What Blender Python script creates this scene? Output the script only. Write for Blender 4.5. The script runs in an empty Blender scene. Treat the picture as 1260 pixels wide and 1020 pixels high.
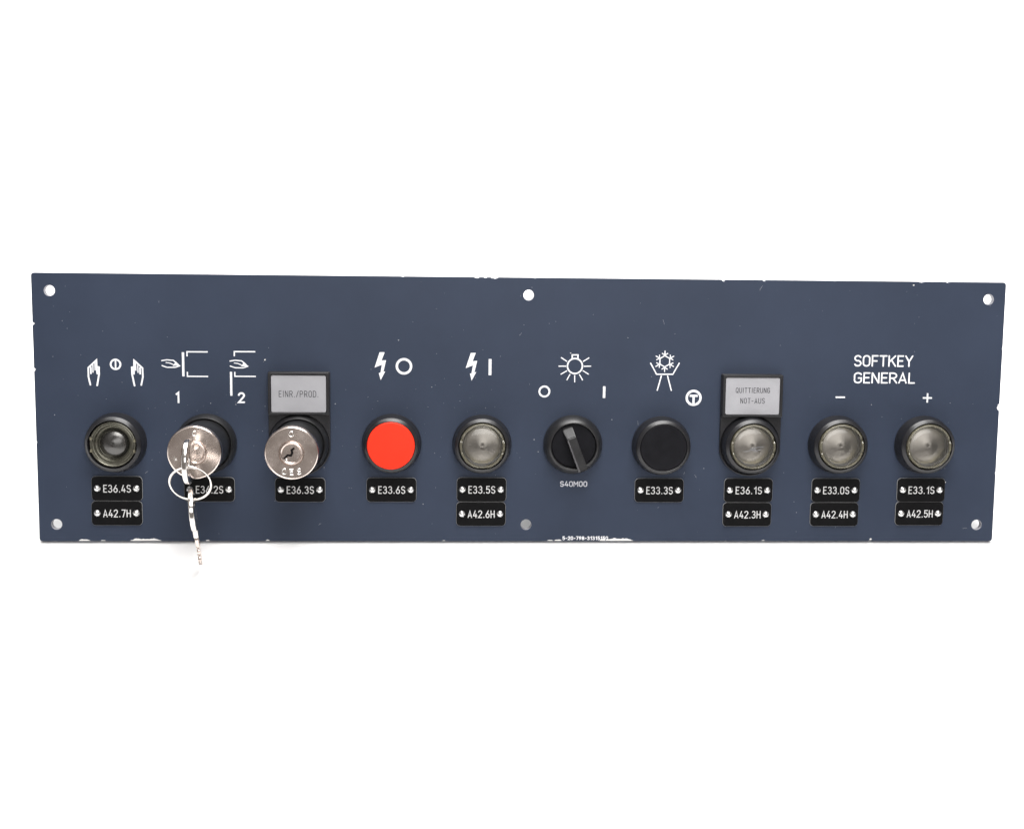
import bpy, bmesh, math, random
from mathutils import Matrix, Vector, Euler

# ---------------------------------------------------------------- frame of reference
# The panel is laid out in millimetres on its own front face: x along, y up, z out of the face.
H, W, THICK = 129.0, 470.0, 3.0
RECLINE = math.radians(28)          # it leans back on the switch bodies behind it
MM = 0.001
# panel frame (metres, x along, -y out of the face, z up) -> world; pivot is the rear bottom edge on the table
PIVOT = Vector((0, THICK * MM, 0))
PANEL = Matrix.Rotation(-RECLINE, 4, 'X') @ Matrix.Translation(-PIVOT)

scene = bpy.context.scene
col = scene.collection

# ---------------------------------------------------------------- camera
cam_d = bpy.data.cameras.new('camera')
cam_d.sensor_width = 36.0
cam_d.lens = 44.22
cam_d.clip_start, cam_d.clip_end = 0.01, 100
cam = bpy.data.objects.new('camera', cam_d)
col.objects.link(cam)
cam.matrix_world = PANEL @ Matrix.LocRotScale(
    Vector((-0.03727, -0.60742, 0.13344)),
    Euler([math.radians(v) for v in (83.372, -0.605, -2.787)]), None)
scene.camera = cam

# ---------------------------------------------------------------- light
world = bpy.data.worlds.new('World')
scene.world = world
world.use_nodes = True
bg = world.node_tree.nodes['Background']
bg.inputs['Color'].default_value = (1.0, 0.92, 0.86, 1)
bg.inputs['Strength'].default_value = 0.24


def softbox(name, loc, target, sx, sy, power, color=(1, 1, 1)):
    d = bpy.data.lights.new(name, 'AREA')
    d.shape, d.size, d.size_y, d.energy, d.color = 'RECTANGLE', sx, sy, power, color
    o = bpy.data.objects.new(name, d)
    col.objects.link(o)
    o.location = loc
    o.rotation_euler = (Vector(target) - Vector(loc)).to_track_quat('-Z', 'Y').to_euler()
    return o


softbox('overhead_softbox', (0.05, 0.08, 1.15), (0.04, 0.08, 0), 1.0, 0.7, 22, (1, 0.985, 0.97))
softbox('rear_softbox', (0.0, 1.5, 1.9), (0, 1.4, 0), 2.6, 1.8, 80)
softbox('front_softbox', (0.25, -1.5, 1.5), (0, -0.1, 0), 1.4, 0.8, 13)

scene.view_settings.view_transform = 'Standard'
scene.view_settings.look = 'None'
scene.view_settings.exposure = 0.0
scene.view_settings.gamma = 1.0
scene.view_settings.use_curve_mapping = False
scene.cycles.max_bounces = 10
scene.cycles.transparent_max_bounces = 12
scene.cycles.use_denoising = True
scene.cycles.sample_clamp_indirect = 6.0

rnd = random.Random(11)


# ---------------------------------------------------------------- materials
def mat(name, color, rough=0.5, metal=0.0, spec=0.5, bump=None, var=None, aniso=0.0, coat=0.0):
    """Principled material; bump=(scale per metre, strength), var=(scale, amount) mottles the base colour."""
    m = bpy.data.materials.new(name)
    m.use_nodes = True
    nt = m.node_tree
    b = nt.nodes['Principled BSDF']
    b.inputs['Base Color'].default_value = (*color, 1)
    b.inputs['Roughness'].default_value = rough
    b.inputs['Metallic'].default_value = metal
    b.inputs['Specular IOR Level'].default_value = spec
    b.inputs['Coat Weight'].default_value = coat
    b.inputs['Coat Roughness'].default_value = 0.12
    tc = nt.nodes.new('ShaderNodeTexCoord')
    if aniso:
        b.inputs['Anisotropic'].default_value = aniso
        tg = nt.nodes.new('ShaderNodeTangent')
        tg.direction_type, tg.axis = 'RADIAL', 'Y'
        nt.links.new(tg.outputs[0], b.inputs['Tangent'])
    if bump:
        n = nt.nodes.new('ShaderNodeTexNoise')
        n.inputs['Scale'].default_value = bump[0]
        n.inputs['Detail'].default_value = 3
        bp = nt.nodes.new('ShaderNodeBump')
        bp.inputs['Strength'].default_value = bump[1]
        bp.inputs['Distance'].default_value = 0.0002
        nt.links.new(tc.outputs['Object'], n.inputs['Vector'])
        nt.links.new(n.outputs['Fac'], bp.inputs['Height'])
        nt.links.new(bp.outputs[0], b.inputs['Normal'])
    if var:
        n = nt.nodes.new('ShaderNodeTexNoise')
        n.inputs['Scale'].default_value = var[0]
        n.inputs['Detail'].default_value = 6
        n.inputs['Roughness'].default_value = 0.62
        r = nt.nodes.new('ShaderNodeMapRange')
        r.inputs['From Min'].default_value, r.inputs['From Max'].default_value = 0.3, 0.7
        r.inputs['To Min'].default_value, r.inputs['To Max'].default_value = 1 - var[1], 1 + var[1]
        mx = nt.nodes.new('ShaderNodeVectorMath')
        mx.operation = 'SCALE'
        mx.inputs[0].default_value = color
        nt.links.new(tc.outputs['Object'], n.inputs['Vector'])
        nt.links.new(n.outputs['Fac'], r.inputs['Value'])
        nt.links.new(r.outputs[0], mx.inputs['Scale'])
        nt.links.new(mx.outputs[0], b.inputs['Base Color'])
        rr = nt.nodes.new('ShaderNodeMapRange')
        rr.inputs['From Min'].default_value, rr.inputs['From Max'].default_value = 0.3, 0.7
        rr.inputs['To Min'].default_value, rr.inputs['To Max'].default_value = rough - 0.06, rough + 0.06
        nt.links.new(n.outputs['Fac'], rr.inputs['Value'])
        nt.links.new(rr.outputs[0], b.inputs['Roughness'])
    return m


def clear_mat(name, tint, gloss_rough, facing=0.12, haze=0.0, haze_color=(0.6, 0.58, 0.52)):
    """Clear moulded plastic: tinted see-through body, mirror-like skin that strengthens at grazing angles, a little milky haze."""
    m = bpy.data.materials.new(name)
    m.use_nodes = True
    nt = m.node_tree
    nt.nodes.remove(nt.nodes['Principled BSDF'])
    out = nt.nodes['Material Output']
    tr = nt.nodes.new('ShaderNodeBsdfTransparent')
    tr.inputs['Color'].default_value = (*tint, 1)
    df = nt.nodes.new('ShaderNodeBsdfDiffuse')
    df.inputs['Color'].default_value = (*haze_color, 1)
    m1 = nt.nodes.new('ShaderNodeMixShader')
    m1.inputs[0].default_value = haze
    gl = nt.nodes.new('ShaderNodeBsdfGlossy')
    gl.inputs['Roughness'].default_value = gloss_rough
    lw = nt.nodes.new('ShaderNodeFresnel')
    lw.inputs['IOR'].default_value = 1.0 + facing * 4
    m2 = nt.nodes.new('ShaderNodeMixShader')
    nt.links.new(tr.outputs[0], m1.inputs[1])
    nt.links.new(df.outputs[0], m1.inputs[2])
    nt.links.new(lw.outputs[0], m2.inputs[0])
    nt.links.new(m1.outputs[0], m2.inputs[1])
    nt.links.new(gl.outputs[0], m2.inputs[2])
    nt.links.new(m2.outputs[0], out.inputs['Surface'])
    return m


M = dict(
    table=mat('white_table', (0.88, 0.88, 0.88), 0.6),
    paint=mat('blue_grey_lacquer', (0.0275, 0.0380, 0.0645), 0.45, spec=0.28, bump=(2600, 0.16), var=(14, 0.10)),
    print=mat('white_print', (0.84, 0.85, 0.88), 0.55, var=(900, 0.07)),
    print_dim=mat('greyish_print', (0.62, 0.63, 0.68), 0.6, var=(900, 0.1)),
    bare=mat('bare_aluminium_chip', (0.74, 0.73, 0.72), 0.55, bump=(1800, 0.5)),
    hole=mat('dull_drilled_metal', (0.30, 0.30, 0.33), 0.5, metal=0.3),
    dust=mat('dust', (0.42, 0.43, 0.46), 0.9),
    black=mat('black_plastic', (0.012, 0.012, 0.014), 0.33, spec=0.5, bump=(1800, 0.04), var=(120, 0.12)),
    satin=mat('satin_black_plastic', (0.013, 0.013, 0.014), 0.34, spec=0.5, bump=(2200, 0.05), var=(160, 0.15)),
    black_cap=mat('matte_black_cap', (0.007, 0.007, 0.009), 0.5, spec=0.12, bump=(2500, 0.15), var=(200, 0.2)),
    tag=mat('black_engraving_laminate', (0.0055, 0.0055, 0.006), 0.6, spec=0.08, bump=(1500, 0.08), var=(200, 0.2)),
    core=mat('grey_laminate_edge', (0.28, 0.28, 0.28), 0.5),
    engrave=mat('engraved_white', (0.66, 0.66, 0.66), 0.6, var=(1200, 0.12)),
    red=mat('red_plastic', (0.84, 0.030, 0.008), 0.5, spec=0.25, bump=(2200, 0.06), var=(60, 0.03)),
    grey_card=mat('grey_legend_card', (0.345, 0.345, 0.365), 0.5, bump=(900, 0.12), var=(90, 0.06)),
    dark_ink=mat('dark_ink', (0.03, 0.03, 0.035), 0.6),
    nickel=mat('nickel', (0.71, 0.62, 0.57), 0.24, metal=1.0, bump=(500, 0.03), var=(120, 0.04)),
    bright=mat('bright_nickel', (0.74, 0.71, 0.68), 0.15, metal=1.0, bump=(300, 0.03), var=(160, 0.06)),
    screw=mat('zinc_screw', (0.86, 0.86, 0.85), 0.34, metal=1.0, bump=(900, 0.1)),
    void=mat('keyway_dark', (0.006, 0.005, 0.005), 0.8, spec=0.1),
    reflector=mat('spun_reflector', (0.36, 0.35, 0.335), 0.33, metal=0.85, aniso=0.8, bump=(900, 0.08)),
    bulb=mat('smoked_bulb', (0.11, 0.108, 0.105), 0.26, metal=0.9, aniso=0.8),
    ring=clear_mat('yellowed_clear_ring', (0.93, 0.90, 0.78), 0.08, 0.14, 0.20, (0.58, 0.54, 0.40)),
    lens=clear_mat('clear_lens', (0.90, 0.88, 0.85), 0.09, 0.13, 0.08, (0.40, 0.39, 0.37)),
    socket=mat('aged_brass_socket', (0.16, 0.155, 0.125), 0.3, metal=0.75, var=(300, 0.2), bump=(1500, 0.2)),
    lit_edge=mat('grey_lit_edge', (0.085, 0.082, 0.088), 0.4),  # paler grey that paints in the light on the handle's chamfer
    body=mat('dark_contact_block', (0.05, 0.05, 0.055), 0.5, var=(80, 0.1)),
)


# ---------------------------------------------------------------- mesh helpers
def V(x, y, z):
    return Vector((x * MM, -z * MM, y * MM))


AT = {}                     # panel coordinates (mm) of each object's origin


def link(name, me, m, parent, at, sharp=30):
    if m is not None:
        me.materials.clear()
        me.materials.append(M[m])
    for p in me.polygons:
        p.use_smooth = True
    me.set_sharp_from_angle(angle=math.radians(sharp))
    for p in me.polygons:
        if abs(p.normal.y) > 0.9995:                  # faces parallel to the panel stay flat
            p.use_smooth = False
    o = bpy.data.objects.new(name, me)
    col.objects.link(o)
    place(o, parent, at)
    return o


def place(o, parent, at):
    pa = AT[parent.name]
    o.parent = parent
    o.location = V(at[0] - pa[0], at[1] - pa[1], at[2] - pa[2])
    AT[o.name] = at


def mesh(name, verts, faces):
    me = bpy.data.meshes.new(name)
    me.from_pydata([V(*v) for v in verts], [], faces)
    me.validate()
    bm = bmesh.new()
    bm.from_mesh(me)
    bmesh.ops.recalc_face_normals(bm, faces=bm.faces)
    bm.to_mesh(me)
    bm.free()
    return me


def lathe(name, prof, n=72):
    """Revolve (r, z) about the z axis; a point with r = 0 closes to a fan."""
    verts, faces, rows = [], [], []
    for r, z in prof:
        if r < 1e-6:
            rows.append([len(verts)])
            verts.append((0, 0, z))
        else:
            rows.append(list(range(len(verts), len(verts) + n)))
            verts += [(r * math.cos(2 * math.pi * k / n), r * math.sin(2 * math.pi * k / n), z) for k in range(n)]
    for a, b in zip(rows, rows[1:]):
        for k in range(n):
            j = (k + 1) % n
            if len(a) == 1:
                faces.append((a[0], b[k], b[j]))
            elif len(b) == 1:
                faces.append((a[k], a[j], b[0]))
            else:
                faces.append((a[k], a[j], b[j], b[k]))
    return mesh(name, verts, faces)


def slab(name, loops, z0, z1, bevel=0.0, res=1):
    """Solid plate between z0 and z1 from an outline (first loop) and holes, edges rounded by bevel."""
    cu = bpy.data.curves.new(name, 'CURVE')
    cu.dimensions, cu.fill_mode = '2D', 'BOTH'
    cu.extrude = (z1 - z0) / 2 - bevel
    cu.bevel_depth, cu.bevel_resolution, cu.offset = bevel, res, -bevel
    for lp in loops:
        s = cu.splines.new('POLY')
        s.points.add(len(lp) - 1)
        for p, (x, y) in zip(s.points, lp):
            p.co = (x, y, 0, 1)
        s.use_cyclic_u = True
    t = bpy.data.objects.new('temporary', cu)
    col.objects.link(t)
    dg = bpy.context.evaluated_depsgraph_get()
    me = bpy.data.meshes.new_from_object(t.evaluated_get(dg))
    bpy.data.objects.remove(t)
    bpy.data.curves.remove(cu)
    zm = (z0 + z1) / 2
    for v in me.vertices:
        v.co = V(v.co.x, v.co.y, v.co.z + zm)
    bm = bmesh.new()
    bm.from_mesh(me)
    bmesh.ops.remove_doubles(bm, verts=bm.verts, dist=1e-6)
    bmesh.ops.recalc_face_normals(bm, faces=bm.faces)
    bm.to_mesh(me)
    bm.free()
    me.name = name
    return me


def circle(cx, cy, r, n=32, a0=0.0):
    return [(cx + r * math.cos(a0 + 2 * math.pi * k / n), cy + r * math.sin(a0 + 2 * math.pi * k / n)) for k in range(n)]


def rrect(x0, y0, x1, y1, r, n=5):
    out = []
    for cx, cy, a in ((x1 - r, y1 - r, 0), (x0 + r, y1 - r, 90), (x0 + r, y0 + r, 180), (x1 - r, y0 + r, 270)):
        for k in range(n + 1):
            t = math.radians(a + 90 * k / n)
            out.append((cx + r * math.cos(t), cy + r * math.sin(t)))
    return out


class Ink:
    """Flat print: stroked lines and filled outlines lying a few hundredths of a millimetre over a face."""

    def __init__(self, lift=0.05):
        self.v, self.f, self.z = [], [], lift

    def _next(self):
        z = self.z
        self.z += 0.004
        return z

    def stroke(self, pts, w, closed=False, cap=True, ridge=0.0):
        pts = [Vector(p) for p in pts]
        z, h, n = self._next(), w / 2, len(pts)
        base, L, R = len(self.v), [], []
        for i, p in enumerate(pts):
            a = pts[i - 1] if (i or closed) else None
            b = pts[(i + 1) % n] if (i < n - 1 or closed) else None
            d0 = (p - a).normalized() if a is not None else None
            d1 = (b - p).normalized() if b is not None else None
            d0, d1 = d0 or d1, d1 or d0
            t = (d0 + d1)
            t = t.normalized() if t.length > 1e-6 else d0
            nrm = Vector((-t.y, t.x))
            k = h / max(0.45, nrm.dot(Vector((-d0.y, d0.x))))
            L.append(p + nrm * k)
            R.append(p - nrm * k)
        self.v += [(q.x, q.y, z) for q in L] + [(q.x, q.y, z) for q in R]
        if ridge:                                   # a raised crest along the middle, as on stamped marks
            self.v += [(q.x, q.y, z + ridge) for q in pts]
            for i in range(n if closed else n - 1):
                j = (i + 1) % n
                self.f += [(base + n + i, base + n + j, base + 2 * n + j, base + 2 * n + i), (base + 2 * n + i, base + 2 * n + j, base + j, base + i)]
            return
        for i in range(n if closed else n - 1):
            j = (i + 1) % n
            self.f.append((base + n + i, base + n + j, base + j, base + i))
        if not closed and cap:
            for end, d in ((0, pts[0] - pts[1]), (n - 1, pts[-1] - pts[-2])):
                a = math.atan2(d.y, d.x)
                s = len(self.v)
                fan = [pts[end] + Vector((math.cos(a + t), math.sin(a + t))) * h
                       for t in [math.pi * (q / 6 - 0.5) for q in range(7)]]
                self.v += [(q.x, q.y, z) for q in fan]
                self.f.append(tuple(range(s, s + 7)))

    def fill(self, pts):
        z, s = self._next(), len(self.v)
        self.v += [(x, y, z) for x, y in pts]
        self.f.append(tuple(range(s, s + len(pts))))

    def done(self, name, m, parent, at):
        me = bpy.data.meshes.new(name)
        me.from_pydata([V(*v) for v in self.v], [], self.f)
        bm = bmesh.new()
        bm.from_mesh(me)
        for f in bm.faces:
            f.normal_update()
            if f.normal.y > 0:
                f.normal_flip()
        bmesh.ops.triangulate(bm, faces=[f for f in bm.faces if len(f.verts) > 4])
        bm.to_mesh(me)
        bm.free()
        return link(name, me, m, parent, at)


def arc(cx, cy, rx, ry, a0, a1, n=9):
    return [(cx + rx * math.cos(math.radians(a0 + (a1 - a0) * k / n)), cy + ry * math.sin(math.radians(a0 + (a1 - a0) * k / n)))
            for k in range(n + 1)]


def loop(cx, cy, rx, ry, n=16):
    return ('c', arc(cx, cy, rx, ry, 0, 360 - 360 / n, n - 1))


def stadium():
    return ('c', arc(.25, .74, .25, .26, 0, 180, 8) + arc(.25, .26, .25, .26, 180, 360, 8))


# narrow technical lettering: strokes on a grid one unit high
GLYPH = {
    '0': [stadium()], 'O': [stadium()],
    '1': [[(.08, .76), (.3, 1), (.3, 0)]],
    '2': [arc(.25, .75, .25, .25, 170, -35) + [(0, 0), (.5, 0)]],
    '3': [arc(.24, .76, .22, .24, 155, -85) + arc(.24, .27, .26, .27, 85, -155)],
    '4': [[(.27, 1), (0, .26), (.52, .26)], [(.38, .52), (.38, 0)]],
    '5': [[(.46, 1), (.06, 1), (.04, .56)] + arc(.24, .32, .26, .32, 125, -150)],
    '6': [loop(.25, .29, .25, .29), [(.36, 1), (.2, .72), (.03, .38)]],
    '7': [[(0, 1), (.5, 1), (.18, 0)]],
    '8': [loop(.25, .76, .22, .24), loop(.25, .26, .26, .26)],
    '9': [loop(.25, .71, .25, .29), [(.47, .62), (.3, .28), (.14, 0)]],
    'A': [[(0, 0), (.27, 1), (.54, 0)], [(.09, .28), (.45, .28)]],
    'C': [arc(.26, .74, .25, .26, 20, 180, 8) + arc(.26, .26, .25, .26, 180, 340, 8)],
    'D': [('c', [(0, 0), (0, 1), (.2, 1)] + arc(.22, .72, .28, .28, 80, 0, 5) + arc(.22, .28, .28, .28, 0, -80, 5) + [(.2, 0)])],
    'E': [[(.44, 1), (.02, 1), (.02, 0), (.44, 0)], [(.02, .52), (.38, .52)]],
    'F': [[(.44, 1), (.02, 1), (.02, 0)], [(.02, .5), (.38, .5)]],
    'G': [arc(.26, .74, .26, .26, 25, 180, 8) + arc(.26, .26, .26, .26, 180, 345, 8) + [(.52, .48), (.3, .48)]],
    'H': [[(0, 0), (0, 1)], [(.5, 0), (.5, 1)], [(0, .52), (.5, .52)]],
    'I': [[(.05, 0), (.05, 1)]],
    'K': [[(0, 0), (0, 1)], [(.5, 1), (.03, .42)], [(.18, .62), (.52, 0)]],
    'L': [[(.02, 1), (.02, 0), (.42, 0)]],
    'M': [[(0, 0), (0, 1)], [(.64, 0), (.64, 1)], [(.02, .98), (.32, .4), (.62, .98)]],
    'N': [[(0, 0), (0, 1)], [(.5, 0), (.5, 1)], [(.03, .98), (.47, .02)]],
    'P': [[(0, 0), (0, 1), (.24, 1)] + arc(.25, .73, .25, .27, 80, -80, 6) + [(.24, .46), (0, .46)]],
    'Q': [stadium(), [(.32, .24), (.54, -.03)]],
    'R': [[(0, 0), (0, 1), (.24, 1)] + arc(.25, .74, .25, .26, 80, -80, 6) + [(.24, .48), (0, .48)], [(.24, .47), (.52, 0)]],
    'S': [arc(.25, .75, .24, .25, 25, 262, 10) + arc(.25, .26, .25, .26, 84, -155, 10)],
    'T': [[(0, 1), (.52, 1)], [(.26, 1), (.26, 0)]],
    'U': [[(0, 1), (0, .27)] + arc(.25, .26, .25, .26, 180, 360, 8) + [(.5, 1)]],
    'Y': [[(0, 1), (.27, .45), (.54, 1)], [(.27, .45), (.27, 0)]],
    '.': [[(.05, .0), (.05, .06)]],
    '-': [[(.04, .46), (.34, .46)]],
    '/': [[(0, -.02), (.38, 1.02)]],
    ' ': [],
}
WIDE = {'I': .1, '.': .1, '-': .38, '/': .38, 'M': .64, '1': .34, 'A': .54, 'T': .52, 'Y': .54, 'L': .42, 'E': .44, 'F': .44, ' ': .2}


def write(ink, text, x0, y0, x1, h, w, gap=.24, ridge=0.0):
    """Letter text from x0 to x1 (stretched to fit), baseline y0, cap height h, stroke w."""
    total = sum(WIDE.get(c, .5) for c in text) + gap * (len(text) - 1)
    sx, sy = (x1 - x0 - w) / total, h - w
    x = x0 + w / 2
    for c in text:
        for s in GLYPH[c]:
            closed = isinstance(s, tuple)
            ink.stroke([(x + px * sx, y0 + w / 2 + py * sy) for px, py in (s[1] if closed else s)], w, closed, ridge=ridge)
        x += (WIDE.get(c, .5) + gap) * sx


def speck(r, n=6):
    return [(r * rnd.uniform(.6, 1.2) * math.cos(2 * math.pi * k / n), r * rnd.uniform(.5, 1.1) * math.sin(2 * math.pi * k / n)) for k in range(n)]


# ---------------------------------------------------------------- setting: the white table the panel leans on
def build_table():
    prof = [(-3.0, 0.0), (2.6, 0.0)]
    prof += [(2.6 + 0.8 * math.sin(t), 0.8 - 0.8 * math.cos(t)) for t in [math.radians(9 * k) for k in range(1, 11)]]
    prof.append((3.4, 3.0))
    me = bpy.data.meshes.new('white_tabletop')
    vs = [(x, y, z) for y, z in prof for x in (-8.0, 8.0)]
    fs = [(2 * k, 2 * k + 1, 2 * k + 3, 2 * k + 2) for k in range(len(prof) - 1)]
    me.from_pydata(vs, [], fs)
    me.materials.append(M['table'])
    for p in me.polygons:
        p.use_smooth = True
    o = bpy.data.objects.new('white_tabletop', me)
    col.objects.link(o)
    o['kind'] = 'structure'
    o['label'] = 'seamless white tabletop sweeping up behind the panel'
    o['category'] = 'tabletop'


build_table()

# ---------------------------------------------------------------- the control panel
panel = bpy.data.objects.new('control_panel', None)
col.objects.link(panel)
panel.matrix_world = PANEL
panel['label'] = 'blue-grey machine control panel with ten switches, symbols and engraved tags'
panel['category'] = 'control panel'
AT[panel.name] = (0, -H / 2, 0)

# plate, with small knocks along its edge and six mounting holes
hw, hh = W / 2, H / 2
knocks = {'top': [(-24.5, 2.6, .55), (-20.4, 1.8, .4), (-16.0, 3.8, .7), (3.5, 1.6, .3), (95.2, 2.0, 1.1), (115.2, 1.8, .9),
                  (193.0, 3.0, .6), (206.1, 2.0, .7), (150.0, 1.4, .25), (-60, 1.5, .25)],
          'bottom': [(172.9, 2.0, .8), (-154.5, 2.0, .3), (100, 1.6, .2)],
          'left': [(40.5, 1.6, .7), (-16.3, 1.2, .35), (18.7, 1.6, .7)],
          'right': [(3.0, 3.6, 1.2), (-30, 1.2, .3), (32, 1.4, .25)]}


def edge(p0, p1, ks, inward):
    """Outline points from p0 to p1 along one edge, dented by the knocks (position along the edge, width, depth)."""
    ax = 0 if abs(p1[0] - p0[0]) > abs(p1[1] - p0[1]) else 1
    sg = 1 if p1[ax] > p0[ax] else -1
    pts = []
    for c, w, d in sorted(ks, key=lambda k: sg * k[0]):
        for t, e in ((-.5, 0), (-.28, .7), (-.05, 1.0), (.2, .55), (.36, .65), (.5, 0)):
            q = [0, 0]
            q[ax] = c + sg * t * w
            q[1 - ax] = p0[1 - ax] + inward * d * e
            pts.append(tuple(q))
    return pts


def corner(cx, cy, a, r=1.3):
    return [(cx + r * math.cos(math.radians(a + 30 * k)), cy + r * math.sin(math.radians(a + 30 * k))) for k in range(4)]


r_ = 1.3
outline = (corner(hw - r_, hh - r_, 0) + edge((hw, hh), (-hw, hh), knocks['top'], -1)
           + corner(-hw + r_, hh - r_, 90) + edge((-hw, hh), (-hw, -hh), knocks['left'], 1)
           + corner(-hw + r_, -hh + r_, 180) + edge((-hw, -hh), (hw, -hh), knocks['bottom'], 1)
           + corner(hw - r_, -hh + r_, 270) + edge((hw, -hh), (hw, hh), knocks['right'], -1))
holes = [(x, y) for x in (-hw + 8.4, 0.5, hw - 8.4) for y in (hh - 8.35, -hh + 8.35)]
plate = link('panel_plate', slab('panel_plate', [outline] + [circle(x, y, 2.6) for x, y in holes], -THICK, 0, 0.18), 'paint', panel, (0, 0, 0))
# bare metal inside each drilled hole
for x, y in holes:
    link('mounting_hole', lathe('mounting_hole', [(2.66, -.05), (2.54, -.1), (2.5, -.3), (2.5, -2.9), (2.62, -2.98)], 32), 'hole', plate, (x, y, 0))


# printed symbols ---------------------------------------------------------------
def symbol(name, build, at, label=None, m='print'):
    k = Ink()
    build(k)
    o = k.done(name, m, plate, at)
    if label:
        o['label'] = label
    return o


def hand_up(k, s):
    """Raised hand with its thumb to +x, s = -1 mirrors it; origin is the hand's middle."""
    f = lambda pts: [(s * x, y) for x, y in pts]
    k.stroke(f([(-1.7, -5.9), (-2.5, -2.1), (-2.45, 2.2), (1.45, 5.9), (1.5, 2.8), (1.7, -.6)]), .78)
    k.stroke(f([(2.1, 2.6), (2.55, 2.5), (2.5, -.9), (1.5, -6.2)]), .82)
    k.stroke(f([(-1.25, 2.6), (-1.3, -.8)]), .72, cap=False)
    k.stroke(f([(-.25, 3.6), (-.3, 0.1)]), .5)
    k.stroke(f([(.75, 4.6), (.7, 1.1)]), .5)


symbol('printed_hand', lambda k: hand_up(k, 1), (-207.0, 17.5, 0), 'white raised hand printed beside a small circle')
symbol('printed_hand', lambda k: hand_up(k, -1), (-186.4, 17.5, 0), 'white raised hand with thumb toward the small circle')


def barred_circle(k):
    k.stroke(circle(0, 0, 2.28, 28), .85, True)
    k.stroke([(0, 1.9), (0, -1.9)], .72, cap=False)


symbol('printed_circle', barred_circle, (-196.6, 21.4, 0), 'small white circle with a vertical bar between two hands')


def hand_flat(k, x, y):
    k.stroke([(x - .1, y + 1.2), (x + 2.2, y + 1.6), (x + 5.4, y + 1.35), (x + 7.6, y - .55)], .52)
    k.stroke([(x, y - 1.2), (x + 2.4, y - 2.0), (x + 6.2, y - 2.0), (x + 8.4, y - 1.2)], .52)
    k.fill([(x + 5.0, y - 1.25), (x + 8.5, y - 1.2), (x + 6.5, y + .9), (x + 6.0, y - .1)])
    k.stroke([(x + 1.9, y + .3), (x + 3.6, y + .1), (x + 5.2, y - .6)], .42)


def guard_closed(k):
    k.stroke([(0, 5.75), (0, -5.75)], 1.1, cap=False)
    k.stroke([(11.7, 6.0), (1.9, 6.0), (1.9, 3.8)], .6, cap=False)
    k.stroke([(11.7, -5.75), (1.9, -5.75), (1.9, -3.6)], .6, cap=False)
    hand_flat(k, -10.0, .5)


def guard_open(k):
    k.stroke([(0, -3.6), (0, -15.1)], 1.05, cap=False)
    k.stroke([(11.7, 6.1), (1.7, 6.1), (1.7, 3.9)], .6, cap=False)
    k.stroke([(11.8, -5.75), (1.8, -5.75), (1.8, -3.6)], .6, cap=False)
    hand_flat(k, -.3, .35)


symbol('printed_guard_symbol', guard_closed, (-164.7, 21.65, 0), 'white hand stopped by a closed guard, above the number 1')
symbol('printed_guard_symbol', guard_open, (-142.1, 21.8, 0), 'white hand reaching through an open guard, above the number 2')
symbol('printed_number', lambda k: k.stroke([(-.75, 1.45), (.45, 2.4), (.45, -2.6)], .85, cap=False), (-167.7, 5.6, 0))
symbol('printed_number', lambda k: write(k, '2', -1.7, -2.65, 1.7, 5.3, .9), (-137.3, 5.75, 0))

BOLT = [(-.6, 7.0), (1.8, 7.0), (.3, 3.0), (2.5, 3.2), (1.2, -2.4), (2.1, -2.2), (-.1, -6.4), (-1.0, -3.0), (-.2, -2.9), (.5, 1.0), (-3.0, -.4)]


def bolt(k):
    k.fill(BOLT)


symbol('printed_lightning_bolt', bolt, (-70.5, 21.1, 0), 'white lightning bolt beside the circle')
symbol('printed_circle', lambda k: k.stroke(circle(0, 0, 3.42, 36), 1.15, True), (-59.4, 21.4, 0), 'white circle beside the lightning bolt')
symbol('printed_lightning_bolt', bolt, (-26.6, 21.1, 0), 'white lightning bolt beside the upright bar')
symbol('printed_bar', lambda k: k.stroke([(0, 3.9), (0, -3.9)], 1.35, cap=False), (-17.85, 21.3, 0))


def lamp(k):
    k.stroke(circle(0, 0, 3.65, 36), .72, True)
    k.stroke([(-1.4, 3.6), (-1.4, 5.4), (1.4, 5.4), (1.4, 3.6)], .62)
    for (a, b), (c, d) in (((-6.8, 4.1), (-3.9, 2.2)), ((6.9, 4.1), (3.9, 2.2)), ((-8.0, -.1), (-4.3, -.1)), ((4.3, -.1), (7.9, 0)),
                           ((-6.9, -4.1), (-3.8, -2.3)), ((6.8, -4.0), (3.9, -2.2)), ((-3.9, -6.9), (-2.3, -4.0)),
                           ((3.9, -6.9), (2.2, -4.0)), ((0, -7.9), (-.05, -4.4))):
        k.stroke([(a, b), (c, d)], .5, cap=False)


symbol('printed_lamp_symbol', lamp, (23.4, 22.1, 0), 'white light bulb with rays above the rotary switch')
symbol('printed_circle', lambda k: k.stroke(circle(0, 0, 2.45, 32), .88, True), (8.7, 9.6, 0), 'white circle at the off position of the rotary switch')
symbol('printed_bar', lambda k: k.stroke([(0, 2.85), (0, -2.85)], 1.2, cap=False), (37.9, 9.45, 0))


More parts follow.
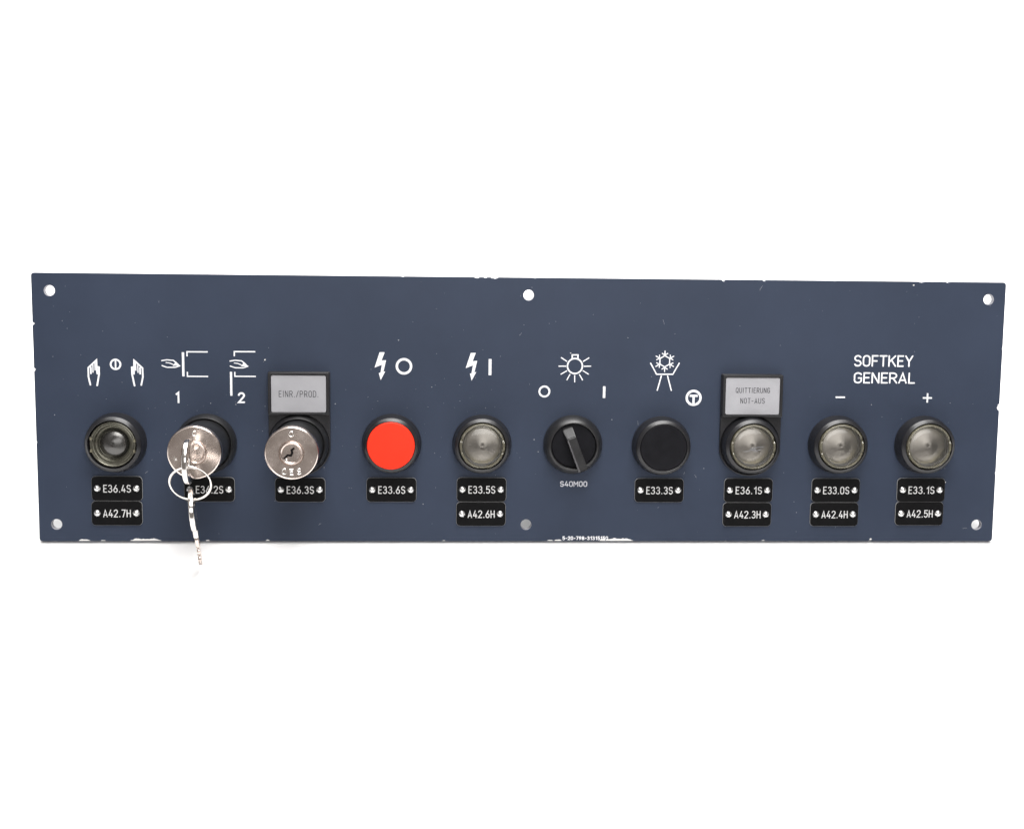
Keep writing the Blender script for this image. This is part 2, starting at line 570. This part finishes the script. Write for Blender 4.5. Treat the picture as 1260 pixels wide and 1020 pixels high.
def coolant(k):
    k.stroke([(-6.9, -1.0), (-3.9, -6.35), (4.1, -6.3), (7.1, -.9)], .6)
    k.stroke([(-1.5, -7.0), (-3.4, -14.4)], .6, cap=False)
    k.stroke([(1.5, -7.0), (3.6, -14.4)], .6, cap=False)
    hexa = [(2.75 * math.cos(math.radians(30 + 60 * q)), 2.75 * math.sin(math.radians(30 + 60 * q))) for q in range(6)]
    k.stroke(hexa, .52, True)
    for q in range(6):
        a = math.radians(30 + 60 * q)
        c, s = math.cos(a), math.sin(a)
        k.stroke([(2.7 * c, 2.7 * s), (5.2 * c, 5.2 * s)], .48, cap=False)
        for t in (-1, 1):
            b = a + t * math.radians(58)
            k.stroke([(3.0 * c, 3.0 * s), (3.0 * c + 1.75 * math.cos(b), 3.0 * s + 1.75 * math.sin(b))], .46, cap=False)


symbol('printed_snowflake_symbol', coolant, (67.3, 24.7, 0), 'white snowflake over a tray on two slanted legs')


def tee(k):
    k.stroke(circle(0, 0, 3.4, 36), 1.15, True)
    k.stroke([(-1.95, 1.0), (1.95, 1.0)], 1.1, cap=False)
    k.stroke([(0, 1.0), (0, -3.0)], 1.1, cap=False)


symbol('printed_letter', tee, (81.95, 6.9, 0), 'white letter T in a thick ring')


def text(parent, name, s, x0, x1, y0, h, w, at, m='print', lift=.05, gap=.24):
    k = Ink(lift)
    write(k, s, x0, y0, x1, h, w, gap)
    return k.done(name, m, parent, at)


text(plate, 'printed_text', 'SOFTKEY', -14.75, 14.75, -2.85, 5.7, .72, (175.6, 25.6, 0), gap=.2)['label'] = 'white printed word SOFTKEY'
text(plate, 'printed_text', 'GENERAL', -15.3, 15.3, -2.7, 5.5, .72, (176.4, 17.2, 0), gap=.2)['label'] = 'white printed word GENERAL'
symbol('printed_minus', lambda k: k.stroke([(-2.35, 0), (2.35, 0)], .78, cap=False), (154.75, 7.6, 0))


def plus(k):
    k.stroke([(-2.3, 0), (2.3, 0)], .8, cap=False)
    k.stroke([(0, -2.3), (0, 2.3)], .8, cap=False)


symbol('printed_plus', plus, (198.4, 7.5, 0))
text(plate, 'printed_text', 'S40M00', -6.7, 6.7, -1.35, 2.75, .42, (23.7, -35.9, 0), 'print_dim')['label'] = 'small grey printed code S40M00 under the rotary switch'
text(plate, 'printed_text', '5-20-798-31315150', -11.3, 11.3, -.9, 1.9, .36, (29.9, -63.0, 0), gap=.3)['label'] = 'tiny white printed number at the lower edge'


# wear: lacquer knocked off along the edges, dust and fine scratches ------------------
def chip(x0, x1, y0, top):
    """Bare patch from x0 to x1 standing on the edge y0, its ragged upper rim about top high."""
    n = max(4, int((x1 - x0) / .7))
    k = Ink(.02)
    up = []
    for i in range(n + 1):
        t = i / n
        e = min(1, 5 * t, 5 * (1 - t))
        up.append((x0 + (x1 - x0) * t, y0 + .12 + top * e * rnd.uniform(.6, 1.05)))
    pts = [(x1, y0), (x0, y0)] + up
    cx, cy = (x0 + x1) / 2, y0
    k.fill([(x - cx, y - cy) for x, y in pts])
    return k.done('paint_chip', 'bare', plate, (cx, cy, 0))


for a, b, t in ((-216.4, -210.8, .7), (-205.9, -203.4, .3), (-191.9, -176.8, 1.15), (-155.5, -153.6, .35), (11.0, 14.0, .45), (14.6, 18.2, .5),
                (37.0, 40.0, 1.0), (39.8, 53.7, 1.3), (-40.5, -39.2, .25), (-126.6, -124.6, .5), (118, 119.5, .25)):
    chip(a, b, -hh + .22, t)
for x, y, r in ((188.9, 62.8, .45), (173.1, -63.5, .6), (-125.9, 24.1, .42), (21.3, 28.4, .3), (-234.4, 40.6, .5), (-234.5, 18.8, .4), (209.5, -34.6, .35), (118.3, -47.8, .42)):
    k = Ink(.03)
    k.fill(speck(r, 8))
    k.done('paint_chip', 'bare', plate, (x, y, 0))

k = Ink(.03)
spots = [(-46, 11.4), (-44.5, -20.8), (-62, 34), (-92.5, 3.0), (-98, -28), (-130, -10), (-152, 3), (-140, 2.5), (170.5, 4), (176, -2), (210, 5),
         (-86, -38), (88, -28), (49, 36), (128, -30), (135, -50), (6, -20), (4, -14), (42, -4), (-14, -5), (-50, -46), (-226, -3), (-221, 42)]
for q in range(150):
    spots.append((rnd.uniform(-232, 232), rnd.uniform(-62, 62)))
for q in range(90):
    spots.append((rnd.gauss(-90, 55), rnd.gauss(-12, 18)))
for i, (x, y) in enumerate(spots):
    if abs(x) > 233 or abs(y) > 63:
        continue
    r = rnd.uniform(.14, .3) if i < 23 else rnd.uniform(.05, .15)
    k.fill([(x + a, y + b) for a, b in speck(r)])
    k.z = .03
for q in range(16):
    x, y, a, L = rnd.uniform(-225, 225), rnd.uniform(-60, 60), rnd.uniform(0, math.pi), rnd.uniform(.6, 2.6)
    k.stroke([(x, y), (x + L * .5 * math.cos(a), y + L * .5 * math.sin(a) + .1), (x + L * math.cos(a), y + L * math.sin(a))], .07, cap=False)
    k.z = .034
d = k.done('dust_specks', 'dust', plate, (0, 0, 0))
d['kind'] = 'stuff'

# ---------------------------------------------------------------- engraved tags under the switches


def screw_mesh():
    """Domed head split by a slot, over a low disc that is the slot's floor."""
    bm = bmesh.new()
    for sg in (-1, 1):
        me = lathe('half', [(0, 1.35), (.5, 1.28), (1.0, 1.0), (1.45, .55), (1.68, .12), (1.7, 0)], 28)
        b2 = bmesh.new()
        b2.from_mesh(me)
        g = b2.verts[:] + b2.edges[:] + b2.faces[:]
        bmesh.ops.bisect_plane(b2, geom=g, plane_co=(0, 0, sg * .12 * MM), plane_no=(0, 0, -sg), clear_outer=True)
        ed = [e for e in b2.edges if e.is_boundary and all(abs(v.co.z - sg * .12 * MM) < 1e-7 for v in e.verts)]
        bmesh.ops.edgeloop_fill(b2, edges=ed)
        b2.to_mesh(me)
        b2.free()
        bm.from_mesh(me)
    bm.from_mesh(lathe('floor', [(0, .75), (1.2, .6), (1.6, 0)], 24))
    me = bpy.data.meshes.new('screw')
    bm.to_mesh(me)
    bm.free()
    return me


screw_me = screw_mesh()


def tag(code, x, y, dx=0.0):
    t = link('nameplate', slab('nameplate', [rrect(-12.0, -5.85, 12.0, 5.85, 1.9)], 0, .95, .2), 'tag', panel, (x, y, 0))
    t['label'] = 'black engraved tag reading ' + code
    rim = link('bevel_edge', slab('bevel_edge', [rrect(-12.12, -5.97, 12.12, 5.97, 2.0), rrect(-11.9, -5.75, 11.9, 5.75, 1.85)], 0, .55, .05), 'core', t, (x, y, .002))
    for s in (-1, 1):
        o = link('screw', screw_me, None, t, (x + s * 9.3 + dx, y + .1, .9))
        o.rotation_euler = (0, rnd.uniform(-.9, .9), 0)
    text(t, 'engraved_text', code, -6.6, 6.6, -1.9, 3.8, .43, (x + .1 + dx, y, .95), 'engrave', .03, gap=.28)
    return t


screw_me.materials.append(M['screw'])
TAGS = [('E36.4S', -197.3, -38.5), ('A42.7H', -197.6, -50.6), ('E36.2S', -153.2, -38.9), ('E36.3S', -109.6, -39.0), ('E33.6S', -65.4, -38.9),
        ('E33.5S', -21.5, -38.7), ('A42.6H', -21.7, -50.8), ('E33.3S', 66.0, -38.9), ('E36.1S', 110.4, -38.8), ('A42.3H', 110.1, -50.9),
        ('E33.0S', 154.2, -38.7), ('A42.4H', 153.9, -50.8), ('E33.1S', 197.2, -38.5), ('A42.5H', 196.9, -50.4)]
for c, x, y in TAGS:
    tag(c, x, y)

# ---------------------------------------------------------------- switches
COLLAR = [(14.4, -.5), (14.4, 1.4), (14.1, 2.2), (13.45, 6.6), (13.35, 7.1), (13.15, 7.45), (11.85, 8.6), (11.7, 8.7), (11.55, 8.62), (11.5, 8.4), (11.5, 3.2), (0, 3.2)]
collar_me = lathe('push_button', COLLAR)
LOW = hh - 31.5                        # height of the lowest rear corner over the panel's bottom edge
BACK = LOW / math.tan(RECLINE)         # depth at which that corner touches the table
body_me = slab('switch_body', [rrect(-13.5, -15.5, 13.5, 13.5, 1.2)], -THICK - BACK, -THICK - .02, .5)
neck_me = None


def base(name, me, x, y, m, label):
    o = link(name, me, m, panel, (x, y, 0))
    o['label'] = label
    link('switch_body', body_me, 'body', o, (x, -16, 0))
    return o


def disc_cap(name, r, z, dome, m, parent, x, y):
    prof = [(r, z - 5), (r, z - .55), (r - .12, z - .22), (r - .4, z)] + [((r - .4) * q, z + dome * (1 - q * q)) for q in (.85, .65, .4, .2)] + [(0, z + dome)]
    return link(name, lathe(name, prof), m, parent, (x, y, 0))


def lens_ring_mesh():
    prof = [(10.95, 4.5), (10.95, 8.9), (10.7, 9.35), (10.3, 9.45), (10.0, 9.3), (9.75, 8.9), (9.7, 5.5)]
    me = lathe('lens_ring', prof)
    bm = bmesh.new()
    bm.from_mesh(me)
    for v in bm.verts:                      # four notches where the cap clips in, two on either side, and a pry slot below
        a = math.degrees(math.atan2(v.co.z, v.co.x))
        r = math.hypot(v.co.x, v.co.z) / MM
        if r > 9.9 and any(abs(a - q) < 4 for q in (18, -14, 164, -166)) and -v.co.y / MM > 8:
            v.co.y += .9 * MM
        if r > 9.9 and abs(a + 92) < 14 and -v.co.y / MM > 8.7:
            v.co.y += (r - 9.9) * .9 * MM
    bm.to_mesh(me)
    bm.free()
    return me


ring_me = lens_ring_mesh()
lens_me = lathe('lens', [(9.7, 8.6), (9.6, 9.0), (9.0, 9.3), (7.5, 9.55), (5, 9.8), (2.5, 9.95), (0, 10.0)])
refl_me = lathe('reflector', [(10.9, 3.6), (9.9, 5.6), (9.3, 5.9), (9.0, 5.6), (7.5, 6.0), (5.0, 6.7), (2.5, 7.35), (.9, 7.7), (.4, 7.6), (0, 7.5)], 96)


def clear_button(x, y, label):
    o = base('push_button', collar_me, x, y, 'black', label)
    link('reflector', refl_me, 'reflector', o, (x, y, 0))
    link('lens_ring', ring_me, 'ring', o, (x, y, 0))
    link('lens', lens_me, 'lens', o, (x, y, 0))
    return o


YB = -16.1
# lamp socket with its cap missing
o = base('push_button', collar_me, -197.0, YB, 'black', 'black-collared button without cap, showing a dark bulb in a brassy socket')
link('lamp_socket', lathe('lamp_socket', [(10.9, 3.3), (10.9, 7.0), (10.65, 7.5), (10.2, 7.6), (9.9, 7.3), (9.6, 6.6), (9.35, 6.5), (9.1, 6.6), (8.9, 6.2), (8.5, 5.2), (8.1, 5.1), (7.8, 5.3),
                                          (7.5, 5.0), (7.2, 4.1), (6.6, 3.9)], 72), 'socket', o, (-197.0, YB, 0))
link('bulb', lathe('bulb', [(7.1, 3.3), (7.1, 4.0), (6.7, 4.9), (5.6, 5.8), (4.0, 6.6), (2.4, 7.2), (1.0, 7.6), (.4, 7.6), (0, 7.5)], 72), 'bulb', o, (-197.0, YB, 0))
for a in (10, -18, 165, 197):
    t = math.radians(a)
    link('clip_tab', slab('clip_tab', [rrect(-.55, -.8, .55, .8, .25)], 6.4, 7.95, .15), 'ring', o, (-197 + 10.55 * math.cos(t), YB + 10.55 * math.sin(t), 0))

o = base('push_button', collar_me, -65.3, YB, 'satin', 'bright red flush push button')
disc_cap('button_cap', 11.42, 9.5, .25, 'red', o, -65.3, YB)
clear_button(-21.5, YB - .1, 'clear lens push button under the lightning bolt and bar')
o = base('push_button', collar_me, 66.4, YB - .5, 'satin', 'plain black push button under the snowflake symbol')
disc_cap('button_cap', 11.42, 8.7, -.35, 'black_cap', o, 66.4, YB - .5)
clear_button(110.2, YB, 'scratched clear lens push button under the grey legend')
clear_button(153.8, YB + .3, 'clear lens push button under the minus sign')
clear_button(197.2, YB + .4, 'clear lens push button under the plus sign')
# scratches on the lens below the legend
par = [q for q in panel.children if q.get('label', '').startswith('scratched')][0]
k = Ink(.02)
for pts in ([(-1.2, -.4), (2.0, .1), (4.6, .2)], [(-3.2, -2.0), (-1.0, -1.2), (1.6, -1.5), (3.6, -.9)], [(-2.2, -1.0), (0, -.6), (.9, -1.4)], [(-.8, -1.9), (1.8, -2.0)], [(-5, -2), (-3, -1.9)]):
    k.stroke(pts, .12)
k.done('lens_scratches', 'dust', par, (110.2, YB, 10.02))

# rotary selector -----------------------------------------------------------------
SX, SY = 22.9, -16.2
o = base('selector_switch', lathe('selector_switch', [(14.4, -.5), (14.4, 1.6), (14.1, 3.0), (13.4, 4.6), (11.9, 6.9), (11.4, 7.2), (11.0, 7.0), (10.9, 6.4), (10.9, 2.5), (0, 2.5)]), SX, SY, 'satin',
         'black rotary selector switch with a slanted handle')
link('knob_disc', lathe('knob_disc', [(10.75, 2.6), (10.75, 5.6), (10.5, 5.9), (0, 5.9)]), 'black_cap', o, (SX, SY, 0))
hv = [(-2.6, 10.3, 5.6), (2.6, 10.3, 5.6), (2.6, -12.4, 5.0), (-2.6, -12.4, 5.0),
      (-2.1, 4.9, 12.1), (2.1, 4.9, 12.1), (2.2, -12.0, 12.6), (-2.2, -12.0, 12.6)]
hm = mesh('handle', hv, [(0, 1, 2, 3), (4, 5, 6, 7), (0, 1, 5, 4), (1, 2, 6, 5), (2, 3, 7, 6), (3, 0, 4, 7)])
bm = bmesh.new()
bm.from_mesh(hm)
bmesh.ops.bevel(bm, geom=bm.edges[:], offset=.35 * MM, segments=2, affect='EDGES')
bm.to_mesh(hm)
bm.free()
h = link('handle', hm, 'satin', o, (SX, SY, 0))
h.rotation_euler = (0, -math.radians(21), 0)
im = mesh('lit_edge_strip', [(-2.3, 4.2, 11.8), (-1.5, 4.2, 12.1), (-1.6, -11.8, 12.7), (-2.45, -11.8, 12.4),
                             (-2.3, 4.2, 11.2), (-1.5, 4.2, 11.2), (-1.6, -11.8, 11.5), (-2.45, -11.8, 11.5)],
          [(0, 1, 2, 3), (4, 5, 6, 7), (0, 1, 5, 4), (1, 2, 6, 5), (2, 3, 7, 6), (3, 0, 4, 7)])
i = link('lit_edge_strip', im, 'lit_edge', o, (SX, SY, 0))  # strip whose paler colour stands for light along the handle's left edge
i.rotation_euler = (0, -math.radians(21), 0)

# key switches ----------------------------------------------------------------------
LOCK = [(14.5, -.5), (14.5, 2.2), (14.2, 3.2), (13.4, 5.2), (12.9, 5.9), (12.5, 5.7), (12.3, 5.2), (12.1, 5.0), (11.9, 8.0), (11.9, 24.0), (12.15, 25.5), (12.15, 27.2), (0, 27.2)]
lock_me = lathe('key_switch', LOCK, 96)
face_me = lathe('lock_face', [(12.1, 27.0), (12.45, 27.4), (12.45, 29.5), (12.2, 30.2), (11.8, 30.5), (11.6, 30.45), (5.9, 30.4), (5.75, 30.0), (0, 30.0)], 96)
plug_me = lathe('lock_plug', [(5.6, 29.8), (5.55, 30.7), (5.2, 31.3), (4.75, 31.4), (4.35, 31.1), (4.2, 30.85), (0, 30.85)], 64)


def key_switch(x, y, turn, label):
    o = base('key_switch', lock_me, x, y, 'satin', label)
    link('lock_face', face_me, 'nickel', o, (x, y, 0))
    link('lock_plug', plug_me, 'nickel', o, (x, y, 0))
    k = Ink(.02)
    c, s = math.cos(turn), math.sin(turn)
    k.stroke([(q * c - r * s, q * s + r * c) for q, r in ((-4.3, 0), (-1.9, .35), (-.8, -.75), (.5, -.1), (1.0, 1.1), (2.6, 1.0))], 1.0, cap=False)
    k.done('keyway', 'void', o, (x, y, 30.85))
    return o


def marks(o, x, y, items):
    k = Ink(.03)
    for s, cx, cy, w_, h_ in items:
        write(k, s, cx - w_ / 2, cy - h_ / 2, cx + w_ / 2, h_, .52, ridge=.2)
    k.done('stamped_marks', 'bright', o, (x, y, 30.47))


K1, K2 = (-154.2, -16.5), (-109.9, -16.6)
s1 = key_switch(*K1, math.radians(88), 'key switch with a nickel face and a key in it')
marks(s1, *K1, [('0', .3, 8.9, 1.9, 2.7), ('1', -9.2, -2.6, .9, 1.9), ('4', -8.2, -3.1, 1.3, 1.7)])
s2 = key_switch(*K2, math.radians(38), 'empty key switch with a nickel face under the grey legend')
marks(s2, *K2, [('0', 0, 8.9, 2.3, 2.8), ('C', -3.4, -8.5, 2.1, 3.0), ('E', 0, -8.8, 1.9, 3.0), ('S', 3.4, -8.5, 2.1, 3.0)])
link('tumbler_pin', lathe('tumbler_pin', [(.85, 30.8), (.8, 31.2), (.4, 31.4), (0, 31.45)], 20), 'bright', s2, (K2[0] - 2.4, K2[1] - 3.2, 0))


# grey legends over two of the switches ------------------------------------------------
def legend(x, y, x0, x1, top, lines, label):
    arcp = [(x + 15.4 * math.cos(math.radians(a)), y + 15.4 * math.sin(math.radians(a))) for a in range(-8, -173, -8)]
    out = [(x1, y - 2), (x1, top - .4), (x1 - .4, top), (x0 + .4, top), (x0, top - .4), (x0, y - 2)]
    pts = [(px - x, py - y) for px, py in out + list(reversed(arcp))]
    o = link('legend_holder', slab('legend_holder', [pts, circle(0, 0, 14.6, 64)], 0, 1.6, .25), 'black', panel, (x, y, 0))
    o['label'] = label
    bx0, bx1, by0, by1 = x0 - x + .2, x1 - x - .2, -.6 - y - 1.4, top - y - .2
    ins = (x0 + 1.7 - x, x1 - 1.7 - x, -.75 - y, top - y - 1.6)
    link('legend_frame', slab('legend_frame', [rrect(bx0, by0, bx1, by1, .5), rrect(ins[0] - .15, ins[2] - .15, ins[1] + .15, ins[3] + .15, .9)], 1.55, 4.3, .3), 'black', o, (x, y, 0))
    link('legend_insert', slab('legend_insert', [rrect(ins[0], ins[2], ins[1], ins[3], .8)], 1.5, 3.9, .12), 'grey_card', o, (x, y, 0))
    cx = (ins[0] + ins[1]) / 2
    for s, w_, h_, cy in lines:
        text(o, 'legend_text', s, cx - w_ / 2, cx + w_ / 2, -h_ / 2, h_, .27, (x, cy, 3.9), 'dark_ink', .03, gap=.32)
    return o


legend(K2[0], K2[1], -124.3, -94.8, 18.6, [('EINR./PROD.', 18.9, 3.1, 8.1)], 'grey legend reading EINR./PROD. in a black holder')
legend(110.2, YB, 95.2, 125.2, 18.8, [('QUITTIERUNG', 16.8, 2.6, 11.1), ('NOT-AUS', 12.0, 2.7, 6.0)], 'grey legend reading QUITTIERUNG NOT-AUS in a black holder')


# ---------------------------------------------------------------- keys on their ring
def top_level(o, label, cat, group=None):
    o['label'], o['category'] = label, cat
    if group:
        o['group'] = group


def key_bow():
    """Rounded bow with its ring hole and the shoulder that stops at the lock."""
    bow = arc(0, 0, 10.2, 9.6, -66, 246, 28)
    foot = [(-3.9, -9.4), (-3.9, -13.4), (3.9, -13.4), (3.9, -9.4)]
    return slab('key', [bow + foot, circle(0, 4.2, 2.2, 24)], -1.1, 1.1, .45, 3)


def key_blade(cuts):
    """Thinner blade below the shoulder, its one edge cut."""
    pts = [(-3.2, -13.3), (-3.2, -30.8), (-1.2, -33.0)]
    y = -31.9
    for dep, w_ in cuts:
        pts += [(3.2 - dep, y), (3.2 - dep, y + w_ * .45), (3.2 - dep * .3, y + w_)]
        y += w_
    pts += [(3.2, y + .4), (3.2, -13.3)]
    return slab('blade', [pts], -.75, .75, .12)


CUTS = [(1.9, 2.5), (1.1, 2.2), (2.2, 2.5), (.9, 2.2), (1.7, 2.4), (.6, 2.0)]
key_me = key_bow()
blade_me = key_blade(CUTS)
groove_me = slab('blade_groove', [rrect(-.55, -30.6, .75, -13.6, .3)], -.8, .8, .03)


def key(origin, rot, label):
    me = key_me
    o = bpy.data.objects.new('key', me)
    if not me.materials:
        me.materials.append(M['bright'])
        for p in me.polygons:
            p.use_smooth = True
        me.set_sharp_from_angle(angle=math.radians(30))
    col.objects.link(o)
    o.matrix_world = PANEL @ Matrix.Translation(V(origin[0], origin[1] + hh, origin[2])) @ rot
    for nm, g, m in (('blade', blade_me, 'nickel'), ('blade_groove', groove_me, 'nickel')):
        if not g.materials:
            g.materials.append(M[m])
        c = bpy.data.objects.new(nm, g)
        col.objects.link(c)
        c.parent = o
    top_level(o, label, 'key')
    return o


def axes(xa, ya, za):
    """Rotation taking a key's own x, y, z (mm layout axes) to the given panel directions."""
    cols = [V(*xa), V(*za) * -1, V(*ya)]
    m = Matrix.Identity(4)
    for c, v in enumerate(cols):
        v = v.normalized()
        for r in range(3):
            m[r][c] = v[r]
    return m


# key in the lock: its length runs straight out of the face, its width upright, bow sagging a little
key((K1[0] + .1, K1[1] - 2.1, 44.0), axes((0, -1, 0), (0, 0, 1), (-1, 0, 0)), 'nickel key pushed into the lock, its bow edge-on')

# split ring through that key's bow
HX, HY, HZ = K1[0] + .8, -20.4, 48.2          # where the ring passes through the bow
T = RECLINE
RR = 9.2
rc = (HX, HY - RR * math.cos(T), HZ - RR * math.sin(T))
verts, faces, n, mseg = [], [], 180, 8
turns = 2.05
for q in range(n + 1):
    a = math.radians(70) + 2 * math.pi * turns * q / n
    off = (q / n - .5) * 1.75
    for j in range(mseg):
        b = 2 * math.pi * j / mseg
        rr = RR + .42 * math.cos(b)
        x, y, z = rr * math.cos(a), rr * math.sin(a), off + .42 * math.sin(b)
        verts.append((x, y * math.cos(T) - z * math.sin(T) * -1, y * math.sin(T) + z * math.cos(T)))
for q in range(n):
    for j in range(mseg):
        j2 = (j + 1) % mseg
        faces.append((q * mseg + j, q * mseg + j2, (q + 1) * mseg + j2, (q + 1) * mseg + j))
faces += [tuple(range(mseg)), tuple(range(n * mseg, n * mseg + mseg))]
rm = mesh('key_ring', verts, faces)
rm.materials.append(M['bright'])
for p in rm.polygons:
    p.use_smooth = True
ro = bpy.data.objects.new('key_ring', rm)
col.objects.link(ro)
ro.matrix_world = PANEL @ Matrix.Translation(V(rc[0], rc[1] + hh, rc[2]))
top_level(ro, 'thin steel split ring looped through the bow of the inserted key', 'key ring')

# second key hanging plumb from the bottom of the ring
bx, by, bz = rc[0] - .7, rc[1] - RR * math.cos(T), rc[2] - RR * math.sin(T)
up = Vector((-.008, math.cos(T), math.sin(T))).normalized()
side = Vector((1, 0, 0))
wd = Vector((.17, -math.sin(T), math.cos(T)))      # twisted a little on the ring
wd = (wd - up * wd.dot(up)).normalized()
org = Vector((bx, by, bz)) - up * 6.0
key(tuple(org), axes(tuple(wd), tuple(up), tuple(wd.cross(up))), 'nickel key dangling edge-on from the ring, tip below the panel edge')
